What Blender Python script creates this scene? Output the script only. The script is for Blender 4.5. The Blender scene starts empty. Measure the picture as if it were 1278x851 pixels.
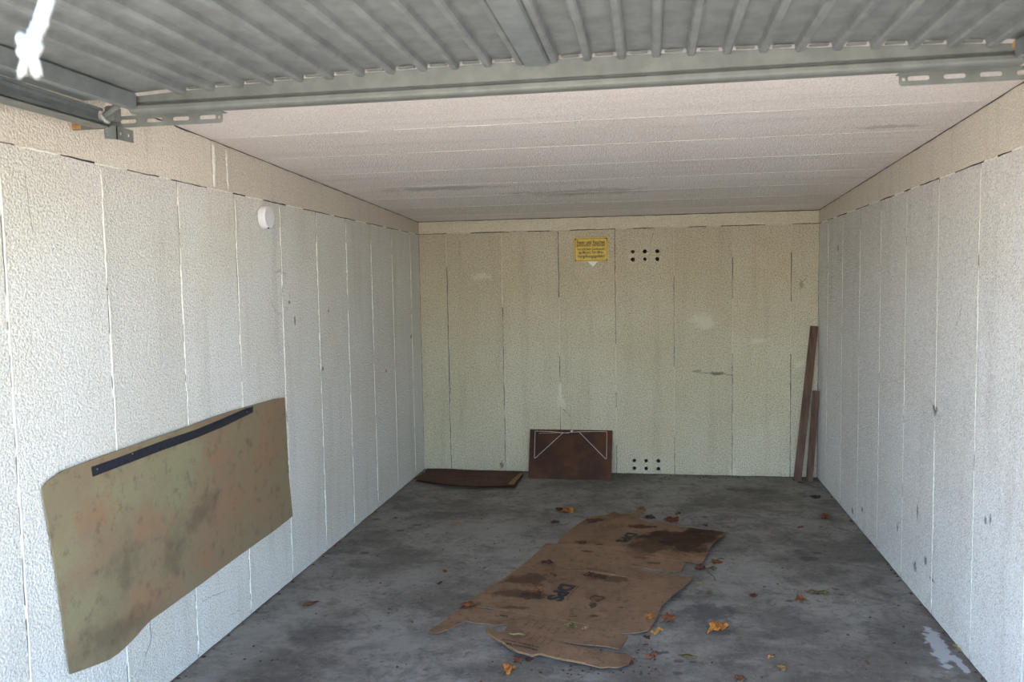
import bpy, bmesh, math, random
from mathutils import Vector, Matrix, noise as mnoise
random.seed(7)
S = bpy.context.scene
COL = S.collection

# ------------------------------------------------------------------ camera
F, YAW, PITCH, ROLL = 1031.63, 0.1683, -0.0720, -0.0178
CAM = Vector((2.0258, -7.0996, 1.6757))
W, H, SC = 3.3731, 2.212, 0.0427          # inner width, ceiling height at the back, ceiling fall per metre
DEPTH = 5.75                              # inner depth, back wall at y = 0
fw = Vector((-math.sin(YAW) * math.cos(PITCH), math.cos(YAW) * math.cos(PITCH), math.sin(PITCH)))
r0 = Vector((math.cos(YAW), math.sin(YAW), 0)); u0 = r0.cross(fw)
rt = math.cos(ROLL) * r0 + math.sin(ROLL) * u0
up = -math.sin(ROLL) * r0 + math.cos(ROLL) * u0
cd = bpy.data.cameras.new('camera'); cam = bpy.data.objects.new('camera', cd); COL.objects.link(cam)
cd.sensor_width = 36; cd.lens = F / 1278 * 36; cd.clip_start = 0.02
m = Matrix((rt, up, -fw)).transposed().to_4x4(); m.translation = CAM; cam.matrix_world = m
cd.dof.use_dof = True; cd.dof.focus_distance = 5.0; cd.dof.aperture_fstop = 5.0
S.camera = cam

# ------------------------------------------------------------------ light
wd = bpy.data.worlds.new('world'); S.world = wd; wd.use_nodes = True
wn = wd.node_tree.nodes; bgn = wn['Background']
sky = wn.new('ShaderNodeTexSky'); sky.sky_type = 'NISHITA'; sky.sun_disc = False
sky.sun_elevation = math.radians(53); sky.sun_rotation = math.radians(-113)
sky.air_density = 1.0; sky.dust_density = 0.6; sky.ozone_density = 3.0
wd.node_tree.links.new(sky.outputs[0], bgn.inputs[0]); bgn.inputs[1].default_value = 0.46
sd = bpy.data.lights.new('sun_offscreen', 'SUN'); sd.energy = 8.0; sd.angle = math.radians(0.53); sd.color = (1.0, 0.93, 0.82)
so = bpy.data.objects.new('sun_offscreen', sd); COL.objects.link(so)
so.rotation_euler = Vector((.92, .39, -math.tan(math.radians(53)))).to_track_quat('-Z', 'Y').to_euler(); so.location = (-6, -10, 9)
S.view_settings.view_transform = 'Standard'; S.view_settings.look = 'None'; S.view_settings.gamma = 1
S.view_settings.use_curve_mapping = False
S.view_settings.exposure = 2.2

# ------------------------------------------------------------------ pixel -> point on a known surface
def ray(u, v): return fw + rt * ((u - 639) / F) - up * ((v - 425.5) / F)
def on_x(u, v, x): d = ray(u, v); return CAM + d * ((x - CAM.x) / d.x)
def on_y(u, v, y): d = ray(u, v); return CAM + d * ((y - CAM.y) / d.y)
def on_z(u, v, z=0.0): d = ray(u, v); return CAM + d * ((z - CAM.z) / d.z)

# ------------------------------------------------------------------ materials
class NB:
    def __init__(s, name, rough=0.9, spec=0.3):
        s.m = bpy.data.materials.new(name); s.m.use_nodes = True
        s.t = s.m.node_tree; s.b = s.t.nodes['Principled BSDF']
        s.b.inputs['Roughness'].default_value = rough; s.b.inputs['Specular IOR Level'].default_value = spec
        s.pos = s.t.nodes.new('ShaderNodeNewGeometry').outputs['Position']
    def L(s, a, b): s.t.links.new(a, b)
    def put(s, sock, v):
        if hasattr(v, 'is_output'): s.L(v, sock)
        elif isinstance(v, (tuple, list)): sock.default_value = tuple(v) + ((1,) if len(v) == 3 and len(sock.default_value) == 4 else ())
        else: sock.default_value = v
    def mapped(s, scale=(1, 1, 1), loc=(0, 0, 0), rot=(0, 0, 0)):
        n = s.t.nodes.new('ShaderNodeMapping'); s.L(s.pos, n.inputs[0])
        n.inputs['Location'].default_value = loc; n.inputs['Rotation'].default_value = rot; n.inputs['Scale'].default_value = scale
        return n.outputs[0]
    def noise(s, scale, detail=3, rough=0.5, vec=None, dist=0.0):
        n = s.t.nodes.new('ShaderNodeTexNoise'); s.L(vec or s.pos, n.inputs['Vector'])
        n.inputs['Scale'].default_value = scale; n.inputs['Detail'].default_value = detail
        n.inputs['Roughness'].default_value = rough; n.inputs['Distortion'].default_value = dist
        return n.outputs['Fac']
    def voro(s, scale, feature='F1', vec=None):
        n = s.t.nodes.new('ShaderNodeTexVoronoi'); n.feature = feature; s.L(vec or s.pos, n.inputs['Vector']); n.inputs['Scale'].default_value = scale
        return n.outputs['Distance']
    def step(s, v, a, b):
        n = s.t.nodes.new('ShaderNodeMapRange'); n.interpolation_type = 'SMOOTHSTEP'
        s.put(n.inputs[0], v); n.inputs[1].default_value = a; n.inputs[2].default_value = b
        return n.outputs[0]
    def math(s, op, a, b=0.0):
        n = s.t.nodes.new('ShaderNodeMath'); n.operation = op; s.put(n.inputs[0], a); s.put(n.inputs[1], b); return n.outputs[0]
    def mix(s, f, a, b, mode='MIX'):
        n = s.t.nodes.new('ShaderNodeMix'); n.data_type = 'RGBA'; n.blend_type = mode
        s.put(n.inputs[0], f); s.put(n.inputs[6], a); s.put(n.inputs[7], b); return n.outputs[2]
    def rnd(s): return s.t.nodes.new('ShaderNodeObjectInfo').outputs['Random']
    def blob(s, c, r, soft=0.5, wob=0.35, wscale=None):
        """0..1 mask of a stain around point c with radii r (world metres), ragged by noise"""
        rr_ = sorted(r)[:2]; wscale = 1.5 / math.sqrt(rr_[0] * rr_[1])
        vec = s.mapped(scale=[1 / k for k in r], loc=[-c[i] / r[i] for i in range(3)])
        n = s.t.nodes.new('ShaderNodeVectorMath'); n.operation = 'LENGTH'; s.L(vec, n.inputs[0])
        d = s.math('ADD', n.outputs['Value'], s.math('MULTIPLY', s.math('SUBTRACT', s.noise(wscale, 6, .68), 0.5), wob * 8))
        return s.step(d, 1.0, 1.0 - soft)
    def ring(s, c, r, width, axis):
        sc = [1, 1, 1]; sc[axis] = 0
        vec = s.mapped(scale=sc, loc=[-c[i] * sc[i] for i in range(3)])
        n = s.t.nodes.new('ShaderNodeVectorMath'); n.operation = 'LENGTH'; s.L(vec, n.inputs[0])
        d = s.math('ABSOLUTE', s.math('SUBTRACT', n.outputs['Value'], r))
        return s.math('MULTIPLY', s.step(d, width, width * 0.2), s.step(s.noise(7, 3), 0.45, 0.6))
    def bump(s, h, strength=0.5, dist=0.004, prev=None):
        n = s.t.nodes.new('ShaderNodeBump'); s.L(h, n.inputs['Height']); n.inputs['Strength'].default_value = strength
        n.inputs['Distance'].default_value = dist
        if prev: s.L(prev, n.inputs['Normal'])
        return n.outputs[0]
    def done(s, col, normal=None, rough=None, metal=None):
        s.put(s.b.inputs['Base Color'], col)
        if normal: s.L(normal, s.b.inputs['Normal'])
        if rough is not None: s.put(s.b.inputs['Roughness'], rough)
        if metal is not None: s.put(s.b.inputs['Metallic'], metal)
        return s.m

def plain(name, col, rough=0.8, metal=0.0, var=0.25, scale=25, spec=0.3, bump=0.0):
    n = NB(name, rough, spec)
    c = n.mix(n.step(n.noise(scale, 4), 0.3, 0.7), [k * (1 - var) for k in col], [min(1, k * (1 + var)) for k in col])
    return n.done(c, n.bump(n.noise(scale * 4, 3), bump, 0.002) if bump else None, None, metal)

def concrete(name, base, warm, speck=0.5, vertical=2, marks=None, gs=105):
    """painted aerated concrete: grainy relief, pits, faint rain-like streaks, slab to slab variation"""
    n = NB(name, 0.95, 0.15)
    dk = [k * 0.80 for k in base]
    c = n.mix(n.step(n.noise(1.6, 4, 0.6), 0.35, 0.68), base, warm)
    sc = [1, 1, 1]; sc[vertical] = 0.10
    st = n.noise(9, 4, 0.6, n.mapped(scale=sc))
    c = n.mix(n.math('MULTIPLY', n.step(st, 0.50, 0.70), 0.42), c, [k * .74 for k in warm])
    c = n.mix(n.math('MULTIPLY', n.rnd(), 0.45), c, [k * 0.80 for k in warm])
    grain = n.noise(gs, 3, 0.7); cell = n.voro(gs * 1.15)
    pits = n.step(n.noise(gs * 1.2, 2, 0.75), 0.50, 0.62)
    c = n.mix(n.math('MULTIPLY', pits, speck), c, [k * 0.42 for k in base])
    c = n.mix(n.math('MULTIPLY', n.step(grain, 0.52, 0.66), 0.5), c, [min(1, k * 1.28) for k in base])
    if marks: c = marks(n, c)
    h = n.math('SUBTRACT', n.math('ADD', n.math('MULTIPLY', grain, .6), n.math('MULTIPLY', n.noise(45, 2), 0.5)), n.math('MULTIPLY', cell, .9))
    return n.done(c, n.bump(h, 0.6, 0.008))

def left_marks(n, c):
    y, z = on_x(368, 400, 0).yz
    c = n.mix(n.math('MULTIPLY', n.blob((0, y, z), (1, .012, .035), .5, .1, 30), 0.8), c, (.12, .11, .10))
    for u, v, r in ((403, 460, .016), (482, 463, .016), (437, 465, .014), (361, 377, .013), (410, 388, .012), (513, 420, .02)):
        y, z = on_x(u, v, 0).yz
        c = n.mix(n.math('MULTIPLY', n.blob((0, y, z), (1, r * 1.4, r), .5, .15, 40), 0.7), c, (.13, .12, .10))
    y, z = on_x(350, 365, 0).yz
    c = n.mix(n.math('MULTIPLY', n.ring((0, y, z), .12, .012, 0), .35), c, (.25, .23, .2))
    return c
def right_marks(n, c):
    y, z = on_x(1185, 370, W).yz
    c = n.mix(n.math('MULTIPLY', n.math('MULTIPLY', n.ring((0, y, z), .155, .010, 0), n.blob((W, y - .16, z), (1, .13, .2), .3, .05)), .75), c, (.2, .18, .16))
    for u, v, rx, rz in ((1120, 658, .01, .03), (1145, 640, .008, .05), (1230, 650, .012, .02), (1236, 648, .008, .03), (1142, 707, .03, .03),
                         (1155, 700, .02, .03), (1163, 723, .03, .012), (1064, 638, .02, .03), (1076, 636, .02, .02), (1167, 512, .03, .03), (1046, 310, .015, .03)):
        y, z = on_x(u, v, W).yz
        c = n.mix(n.math('MULTIPLY', n.blob((W, y, z), (1, rx * 1.5, rz), .6, .3, 25), .75), c, (.10, .09, .085))
    sp = n.step(n.noise(22, 4, .7), .64, .72)
    band = n.blob((W, -2.2, 0.05), (1, 2.2, .42), .8, .25, 4)
    return n.mix(n.math('MULTIPLY', n.math('MULTIPLY', sp, band), .8), c, (.12, .11, .10))
def ceil_marks(n, c):
    for u, v, a, b in ((720, 240, .55, .16), (1110, 158, .18, .05), (560, 235, .5, .10)):
        d = ray(u, v); t = (H - SC * CAM.y - CAM.z) / (d.z + SC * d.y); p = CAM + d * t
        c = n.mix(n.math('MULTIPLY', n.blob(p, (a, b, 1), .6, .35, 5), .4), c, (.30, .26, .22))
    return c
def back_marks(n, c):
    for u, v, a, b, k in ((895, 466, .09, .02, .8), (870, 463, .05, .012, .6), (626, 580, .02, .04, .8), (703, 575, .02, .03, .4), (1000, 355, .02, .05, .5)):
        p = on_y(u, v, 0); c = n.mix(n.math('MULTIPLY', n.blob(p, (a, 1, b), .6, .25, 20), k), c, (.16, .14, .09))
    for u, v, a, b in ((945, 425, .10, .03), (880, 400, .15, .1), (700, 500, .05, .12), (915, 590, .04, .1), (600, 345, .12, .05), (998, 455, .06, .05)):
        p = on_y(u, v, 0); c = n.mix(n.math('MULTIPLY', n.blob(p, (a, 1, b), .8, .3, 9), .55), c, (.70, .66, .53))
    return c

M = {}
M['left'] = concrete('painted_concrete_left', (.80, .785, .745), (.75, .715, .635), .6, 2, left_marks)
M['right'] = concrete('painted_concrete_right', (.75, .735, .715), (.70, .665, .62), .5, 2, right_marks, 95)
M['back'] = concrete('painted_concrete_back', (.60, .545, .41), (.55, .48, .335), .75, 2, back_marks, 82)
M['beam'] = concrete('painted_concrete_beam', (.66, .61, .47), (.63, .56, .42), .3, 0)
M['beam_side'] = concrete('painted_concrete_side_beam', (.77, .72, .62), (.73, .66, .55), .35, 2)
M['ceil'] = concrete('painted_concrete_ceiling', (.88, .82, .78), (.85, .78, .725), .3, 0, ceil_marks)
M['mortar'] = plain('joint_mortar', (.84, .82, .74), .95, 0, .12, 60, .15, .5)
M['slab'] = plain('bare_concrete', (.16, .15, .14), .95, 0, .2, 8)
M['crack'] = plain('crack_dirt', (.06, .054, .046), 1, 0, .2, 40)

def floor_mat():
    n = NB('concrete_floor', 0.72, 0.35)
    c = n.mix(n.step(n.noise(1.3, 6, .68), .38, .62), (.14, .122, .105), (.265, .243, .215))
    c = n.mix(n.math('MULTIPLY', n.step(n.noise(6, 7, .75, None, .8), .46, .64), .7), c, (.082, .071, .061))
    c = n.mix(n.math('MULTIPLY', n.step(n.noise(2.6, 6, .7, n.mapped(scale=(1, 2.2, 1))), .50, .66), .5), c, (.31, .288, .255))
    c = n.mix(n.math('MULTIPLY', n.step(n.noise(28, 5, .75), .52, .66), .6), c, (.07, .061, .053))
    c = n.mix(n.math('MULTIPLY', n.step(n.noise(45, 4, .8), .54, .68), .5), c, (.32, .295, .26))
    def P(u, v): return on_z(u, v)
    light = [(330, 790, .22, .6), (520, 720, .3, .28), (480, 800, .35, .18), (640, 690, .25, .2), (940, 715, .35, .2), (600, 660, .5, .25)]
    for u, v, a, b in light:
        c = n.mix(n.math('MULTIPLY', n.blob(P(u, v), (a, b, 1), .9, .35, 4), .55), c, (.31, .29, .262))
    dark = [(400, 790, .26, .22, .6), (500, 690, .3, .12, .45), (940, 612, .32, .10, .85), (560, 640, .22, .05, .5),
            (885, 765, .17, .16, .6), (1000, 780, .3, .25, .5), (1080, 730, .2, .3, .35), (960, 655, .2, .1, .5), (1130, 800, .2, .3, .4), (1000, 690, .12, .05, .7),
            (640, 800, .15, .1, .4), (330, 850, .2, .08, .5)]
    for u, v, a, b, k in dark:
        c = n.mix(n.math('MULTIPLY', n.blob(P(u, v), (a, b, 1), .8, .4, 5), k), c, (.075, .068, .066))
    wet = n.math('MULTIPLY', n.blob(P(885, 765), (.13, .13, 1), .25, .6), .6)
    c = n.mix(wet, c, (.06, .062, .07))
    for u, v, r in ((847, 825, .02), (846, 840, .02), (822, 815, .02), (865, 826, .015), (830, 814, .018), (1020, 690, .025), (996, 687, .02), (1043, 735, .018), (1050, 742, .016),
                    (985, 750, .02), (1010, 697, .05), (900, 697, .02), (520, 655, .03), (470, 648, .03), (500, 662, .03), (880, 645, .02), (455, 690, .03)):
        c = n.mix(n.math('MULTIPLY', n.blob(P(u, v), (r * 1.3, r, 1), .4, .2, 20), .75), c, (.05, .046, .045))
    specks = n.step(n.noise(38, 2, .5), .70, .74)
    c = n.mix(n.math('MULTIPLY', specks, .75), c, (.05, .045, .04))
    # spilt white paint by the right wall
    a, b = P(1160, 785), P(1182, 833); d = (b - a)
    ang = math.atan2(d.y, d.x)
    for (u1, v1, u2, v2, w) in ((1158, 781, 1184, 836, .045), (1186, 815, 1210, 842, .022), (1180, 775, 1215, 822, .018)):
        a, b = P(u1, v1), P(u2, v2); mid = (a + b) / 2; ln = (b - a).length / 2; ang = math.atan2((b - a).y, (b - a).x)
        vec = n.mapped(rot=(0, 0, -ang))
        q = n.t.nodes.new('ShaderNodeVectorMath'); q.operation = 'SUBTRACT'; n.L(n.pos, q.inputs[0]); q.inputs[1].default_value = mid
        rr = n.t.nodes.new('ShaderNodeVectorRotate'); rr.rotation_type = 'Z_AXIS'; n.L(q.outputs[0], rr.inputs['Vector']); rr.inputs['Angle'].default_value = -ang
        s2 = n.t.nodes.new('ShaderNodeVectorMath'); s2.operation = 'MULTIPLY'; n.L(rr.outputs[0], s2.inputs[0]); s2.inputs[1].default_value = (1 / ln, 1 / w, 1)
        l = n.t.nodes.new('ShaderNodeVectorMath'); l.operation = 'LENGTH'; n.L(s2.outputs[0], l.inputs[0])
        dd = n.math('ADD', l.outputs['Value'], n.math('MULTIPLY', n.math('SUBTRACT', n.noise(25, 4), .5), 1.8))
        c = n.mix(n.math('MULTIPLY', n.step(dd, 1.0, .7), .7), c, (.52, .53, .55))
    h = n.math('ADD', n.noise(18, 5, .6), n.math('MULTIPLY', n.noise(120, 2), .4))
    return n.done(c, n.bump(h, .25, .006), n.math('ADD', .55, n.math('MULTIPLY', n.noise(5, 3), .3)))
M['floor'] = floor_mat()

def steel(name, col, rough=.5, rust=.0):
    n = NB(name, rough, .5)
    c = n.mix(n.step(n.noise(14, 5, .6), .3, .7), [k * .82 for k in col], [k * 1.12 for k in col])
    c = n.mix(n.math('MULTIPLY', n.step(n.noise(26, 4, .7), .66, .76), .4), c, (.10, .095, .08))
    if rust: c = n.mix(n.math('MULTIPLY', n.step(n.noise(11, 5, .7), .70 - rust, .76 - rust), .9), c, (.28, .13, .05))
    return n.done(c, n.bump(n.noise(40, 3), .08, .003), None, .1)
M['sheet'] = steel('galvanised_door_sheet', (.37, .395, .39), .5)
M['bar'] = steel('galvanised_door_frame', (.15, .163, .148), .45, .02)
M['track'] = steel('galvanised_track', (.16, .18, .18), .5)
M['bracket'] = steel('galvanised_bracket', (.175, .19, .175), .55, .05)
M['rust'] = plain('rust', (.42, .24, .10), .9, 0, .4, 60, .2, .4)
M['nylon'] = plain('white_nylon', (.75, .75, .70), .5)
M['rope'] = plain('white_rope', (.55, .55, .53), .8, 0, .08, 80)
M['yellow'] = plain('yellow_enamel', (.62, .43, .045), .45, 0, .10, 30, .5)
M['ink'] = plain('black_ink', (.035, .03, .03), .8, 0, .2, 90)
M['paper'] = plain('white_paper', (.86, .87, .85), .8, 0, .04)
M['white_plastic'] = plain('white_plastic', (.78, .77, .80), .4, 0, .03, 20, .5)
M['dark'] = plain('dark_recess', (.03, .03, .03), .9)
M['black_rubber'] = plain('black_rubber', (.018, .019, .028), .6, 0, .25, 60, .4)
M['cord'] = plain('white_cord', (.72, .69, .62), .8, 0, .05)
M['screw'] = plain('screw_steel', (.16, .13, .09), .5, .6)
M['asphalt'] = plain('pale_paving', (.42, .36, .29), .95, 0, .2, 5, .2, .3)
M['outer'] = plain('outer_render', (.5, .48, .44), .95, 0, .1, 3)

def wood(name, c1, c2):
    n = NB(name, .85, .2)
    g = n.noise(24, 5, .65, n.mapped(scale=(1.5, 1.5, .08)))
    c = n.mix(n.step(g, .32, .68), c1, c2)
    c = n.mix(n.math('MULTIPLY', n.step(n.noise(3, 4), .5, .75), .4), c, [k * .5 for k in c1])
    return n.done(c, n.bump(g, .3, .003))
M['plank'] = wood('weathered_plank', (.075, .041, .030), (.145, .088, .063))
def hardboard():
    n = NB('dark_hardboard', .55, .35)
    c = n.mix(n.step(n.noise(5, 5, .6), .35, .7), (.034, .011, .0045), (.080, .028, .0095))
    c = n.mix(n.step(n.noise(90, 2), .6, .75), c, (.062, .026, .011))
    return n.done(c, n.bump(n.noise(60, 3), .15, .002))
M['hardboard'] = hardboard()
def mat_mat():
    n = NB('stained_fibreboard', .9, .15)
    c = n.mix(n.step(n.noise(2.4, 4, .6), .35, .65), (.265, .185, .115), (.25, .205, .122))
    green = [(215, 575, .40, .16), (150, 610, .28, .16), (80, 690, .22, .16), (100, 760, .16, .15), (225, 610, .28, .14)]
    red = [(185, 650, .24, .10), (120, 640, .20, .08), (265, 570, .16, .07), (330, 560, .2, .22), (250, 700, .12, .06), (180, 750, .3, .1), (300, 620, .3, .15)]
    dark = [(155, 705, .14, .15), (250, 640, .22, .10), (215, 690, .14, .14), (140, 790, .4, .10)]
    for lst, colr, k in ((green, (.29, .265, .15), .65), (red, (.31, .17, .095), .6), (dark, (.11, .083, .055), .55)):
        for u, v, a, b in lst:
            p = on_x(u, v, 0); c = n.mix(n.math('MULTIPLY', n.blob(p, (1, a, b), .95, .3, 5), k), c, colr)
    c = n.mix(n.math('MULTIPLY', n.step(n.noise(13, 6, .75), .52, .70), .6), c, (.125, .092, .062))
    c = n.mix(n.math('MULTIPLY', n.step(n.noise(140, 2), .5, .7), .25), c, (.20, .15, .09))
    return n.done(c, n.bump(n.noise(90, 4), .35, .003))
M['mat'] = mat_mat()
def cardboard(name, base, stains):
    n = NB(name, .9, .15)
    c = n.mix(n.step(n.noise(5, 4, .6), .35, .68), base, [k * .84 for k in base])
    for u, v, a, b, k, soft in stains:
        c = n.mix(n.math('MULTIPLY', n.blob(on_z(u, v), (a, b, 1), soft, .3, 9), k), c, (.045, .023, .014))
    c = n.mix(n.math('MULTIPLY', n.step(n.noise(30, 5, .75), .54, .66), .7), c, [k * .4 for k in base])
    c = n.mix(n.math('MULTIPLY', n.step(n.noise(3.2, 6, .7), .50, .68), .65), c, [k * .45 for k in base])
    return n.done(c, n.bump(n.noise(14, 5), .45, .010))
M['card'] = cardboard('weathered_cardboard', (.245, .146, .085),
    [(850, 676, .26, .24, .93, .3), (815, 684, .18, .16, .8, .5), (880, 668, .16, .16, .85, .4), (800, 658, .12, .05, .85, .4), (875, 665, .1, .1, .8, .4), (660, 724, .15, .12, .75, .6), (645, 742, .16, .07, .7, .6), (665, 745, .10, .07, .75, .5),
     (748, 721, .05, .05, .85, .3), (765, 724, .08, .05, .6, .2), (745, 748, .04, .05, .8, .2), (740, 757, .02, .04, .8, .2), (741, 770, .025, .02, .8, .3), (640, 760, .10, .03, .6, .5),
     (725, 678, .05, .03, .7, .4), (745, 650, .06, .04, .8, .3), (682, 703, .05, .03, .7, .4), (733, 690, .04, .02, .7, .4), (584, 756, .07, .06, .7, .5), (800, 698, .05, .03, .5, .4),
     (835, 716, .05, .03, .6, .4), (815, 704, .05, .025, .6, .4), (865, 720, .04, .03, .5, .4), (748, 682, .03, .02, .7, .4), (776, 818, .04, .02, .6, .3), (775, 760, .02, .01, .7, .3)])
M['card_back'] = cardboard('brown_cardboard', (.125, .068, .046), [(600, 597, .05, .02, .6, .4), (575, 592, .03, .02, .6, .4), (540, 598, .05, .02, .6, .4)])
M['card_core'] = plain('cardboard_edge', (.26, .16, .08), .9, 0, .2, 80)

# ------------------------------------------------------------------ mesh helpers
def tag(o, label=None, cat=None, group=None, kind=None):
    if label: o['label'] = label
    if cat: o['category'] = cat
    if group: o['group'] = group
    if kind: o['kind'] = kind
    return o
def link(name, me, mat=None, parent=None):
    o = bpy.data.objects.new(name, me); COL.objects.link(o)
    if mat is not None: me.materials.append(M[mat] if isinstance(mat, str) else mat)
    if parent is not None:
        o.parent = parent; o.matrix_parent_inverse = parent.matrix_world.inverted() if False else Matrix.Translation(-parent.location)
    return o
def build(name, bm, mat, parent=None, smooth=False, origin=False):
    bmesh.ops.recalc_face_normals(bm, faces=bm.faces[:])
    if smooth:
        for f in bm.faces: f.smooth = True
    o0 = Vector((0, 0, 0))
    if origin and bm.verts:
        xs = [v.co for v in bm.verts]
        o0 = Vector(((min(p.x for p in xs) + max(p.x for p in xs)) / 2, (min(p.y for p in xs) + max(p.y for p in xs)) / 2, min(p.z for p in xs)))
        bmesh.ops.translate(bm, verts=bm.verts[:], vec=-o0)
    me = bpy.data.meshes.new(name); bm.to_mesh(me); bm.free()
    o = link(name, me, mat, parent)
    if origin: o.location = o0
    return o
def empty(name, loc):
    o = bpy.data.objects.new(name, None); o.location = loc; o.empty_display_size = .1; COL.objects.link(o); return o
def box(bm, a, b, bevel=0.0):
    lo = [min(a[i], b[i]) for i in range(3)]; hi = [max(a[i], b[i]) for i in range(3)]
    r = bmesh.ops.create_cube(bm, size=1.0)
    for v in r['verts']:
        v.co = Vector([(lo[i] + hi[i]) / 2 + v.co[i] * (hi[i] - lo[i]) for i in range(3)])
    if bevel:
        es = {e for v in r['verts'] for e in v.link_edges}
        bmesh.ops.bevel(bm, geom=list(es), offset=bevel, segments=2, affect='EDGES', clamp_overlap=True)
def tube(bm, pts, rad, seg=8, cap=True):
    pts = [Vector(p) for p in pts]; rings = []
    rs = rad if isinstance(rad, (list, tuple)) else [rad] * len(pts)
    t0 = (pts[1] - pts[0]).normalized(); nrm = t0.orthogonal().normalized()
    for i, p in enumerate(pts):
        t = (pts[min(i + 1, len(pts) - 1)] - pts[max(i - 1, 0)]).normalized()
        nrm = (nrm - t * nrm.dot(t)).normalized(); bn = t.cross(nrm)
        rings.append([bm.verts.new(p + (nrm * math.cos(k * 2 * math.pi / seg) + bn * math.sin(k * 2 * math.pi / seg)) * rs[i]) for k in range(seg)])
    for a, b in zip(rings, rings[1:]):
        for k in range(seg): bm.faces.new((a[k], a[(k + 1) % seg], b[(k + 1) % seg], b[k]))
    if cap: bm.faces.new(rings[0][::-1]); bm.faces.new(rings[-1])
def fill2d(loops):
    """flat filled polygon with holes in the xy plane of a new bmesh"""
    bm = bmesh.new(); es = []
    for lp in loops:
        vs = [bm.verts.new((p[0], p[1], 0)) for p in lp]
        es += [bm.edges.new((vs[i], vs[(i + 1) % len(vs)])) for i in range(len(vs))]
    bmesh.ops.triangle_fill(bm, use_beauty=True, use_dissolve=False, edges=es)
    return bm
def gridcut(bm, step):
    for ax in (0, 1):
        lo = min(v.co[ax] for v in bm.verts); hi = max(v.co[ax] for v in bm.verts)
        k = lo + step
        while k < hi - 1e-4:
            co = [0, 0, 0]; co[ax] = k; no = [0, 0, 0]; no[ax] = 1
            bmesh.ops.bisect_plane(bm, geom=bm.verts[:] + bm.edges[:] + bm.faces[:], plane_co=co, plane_no=no); k += step
def thick(bm, fn, th):
    """give the flat polygon thickness: front at fn(x, y, 0), back at fn(x, y, -th)"""
    r = bmesh.ops.extrude_face_region(bm, geom=bm.faces[:])
    ext = {v for v in r['geom'] if isinstance(v, bmesh.types.BMVert)}
    for v in bm.verts:
        v.co = Vector(fn(v.co.x, v.co.y, -th if v in ext else 0.0))
def slab(name, loops, fn, th, mat, parent=None, cut=None, smooth=False, origin=False, edge=None):
    bm = fill2d(loops)
    if cut: gridcut(bm, cut)
    thick(bm, fn, th)
    o_ = None
    if edge:
        bm.faces.ensure_lookup_table(); bm.normal_update()
        nn = (Vector(fn(0, 0, 1)) - Vector(fn(0, 0, 0))).normalized()
        for f in bm.faces: f.material_index = 1 if abs(f.normal.dot(nn)) < .7 else 0
        o_ = build(name, bm, mat, parent, smooth, origin); o_.data.materials.append(M[edge]); return o_
    return build(name, bm, mat, parent, smooth, origin)
def circle(cx, cy, r, n=14): return [(cx + r * math.cos(i * 2 * math.pi / n), cy + r * math.sin(i * 2 * math.pi / n)) for i in range(n)]
def slot(cx, cy, l, h, n=6):
    r = h / 2; o = []
    for i in range(n + 1): a = -math.pi / 2 + math.pi * i / n; o.append((cx + l / 2 - r + r * math.cos(a), cy + r * math.sin(a)))
    for i in range(n + 1): a = math.pi / 2 + math.pi * i / n; o.append((cx - l / 2 + r + r * math.cos(a), cy + r * math.sin(a)))
    return o
def rough_quad(p0, p1, p2, p3, step=.05, jit=.0016):
    out = []; c = [p0, p1, p2, p3]
    for i in range(4):
        a, b = c[i], c[(i + 1) % 4]; L = math.hypot(b[0] - a[0], b[1] - a[1]); n = max(1, int(L / step))
        for k in range(n):
            t = k / n; j = (0, 0) if k == 0 else (random.uniform(-jit, jit), random.uniform(-jit, jit))
            out.append((a[0] + (b[0] - a[0]) * t + j[0], a[1] + (b[1] - a[1]) * t + j[1]))
    return out
def bead(name, a0, a1, along, pos, w, proud, fn, parent, wob=.002, step=.035, mat='mortar'):
    """an irregular raised mortar fillet. along: 0 runs in first coord, 1 in second"""
    bm = bmesh.new(); n = max(2, int(abs(a1 - a0) / step)); prev = None
    for i in range(n + 1):
        t = a0 + (a1 - a0) * i / n; c = pos + random.uniform(-wob, wob); hw = w / 2 * random.uniform(.7, 1.25); pr = proud * random.uniform(.6, 1.3)
        pr = pr if 0 < i < n else -.002
        sec = [(c - hw, -.006), (c - hw * .6, pr * .8), (c + hw * .5, pr), (c + hw, -.006)]
        cur = [bm.verts.new(fn(*((t, s, h) if along == 0 else (s, t, h)))) for s, h in sec]
        if prev:
            for k in range(3): bm.faces.new((prev[k], prev[k + 1], cur[k + 1], cur[k]))
        prev = cur
    return build(name, bm, mat, parent, True)
def ribbon(name, pts, w, fn, parent, mat='crack', lift=.0012):
    bm = bmesh.new(); prev = None
    for i, p in enumerate(pts):
        q = pts[min(i + 1, len(pts) - 1)]; o = pts[max(0, i - 1)]
        dx, dy = q[0] - o[0], q[1] - o[1]; L = math.hypot(dx, dy) or 1; hw = w * .27 * random.uniform(.2, 1.3)
        cur = [bm.verts.new(fn(p[0] - dy / L * s * hw, p[1] + dx / L * s * hw, lift)) for s in (-1, 1)]
        if prev: bm.faces.new((prev[0], prev[1], cur[1], cur[0]))
        prev = cur
    return build(name, bm, mat, parent)

# surface frames: (a, b, n) -> world, n along the inward normal
FL = lambda a, b, n: (n, a, b)                     # left wall: a = y, b = z
FR = lambda a, b, n: (W - n, a, b)
FB = lambda a, b, n: (a, -n, b)                    # back wall: a = x, b = z
ceil_z = lambda y: H - SC * y
FC = lambda a, b, n: (a, b, ceil_z(b) - n)         # ceiling: a = x, b = y
FF = lambda a, b, n: (a, b, n)                     # floor

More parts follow.
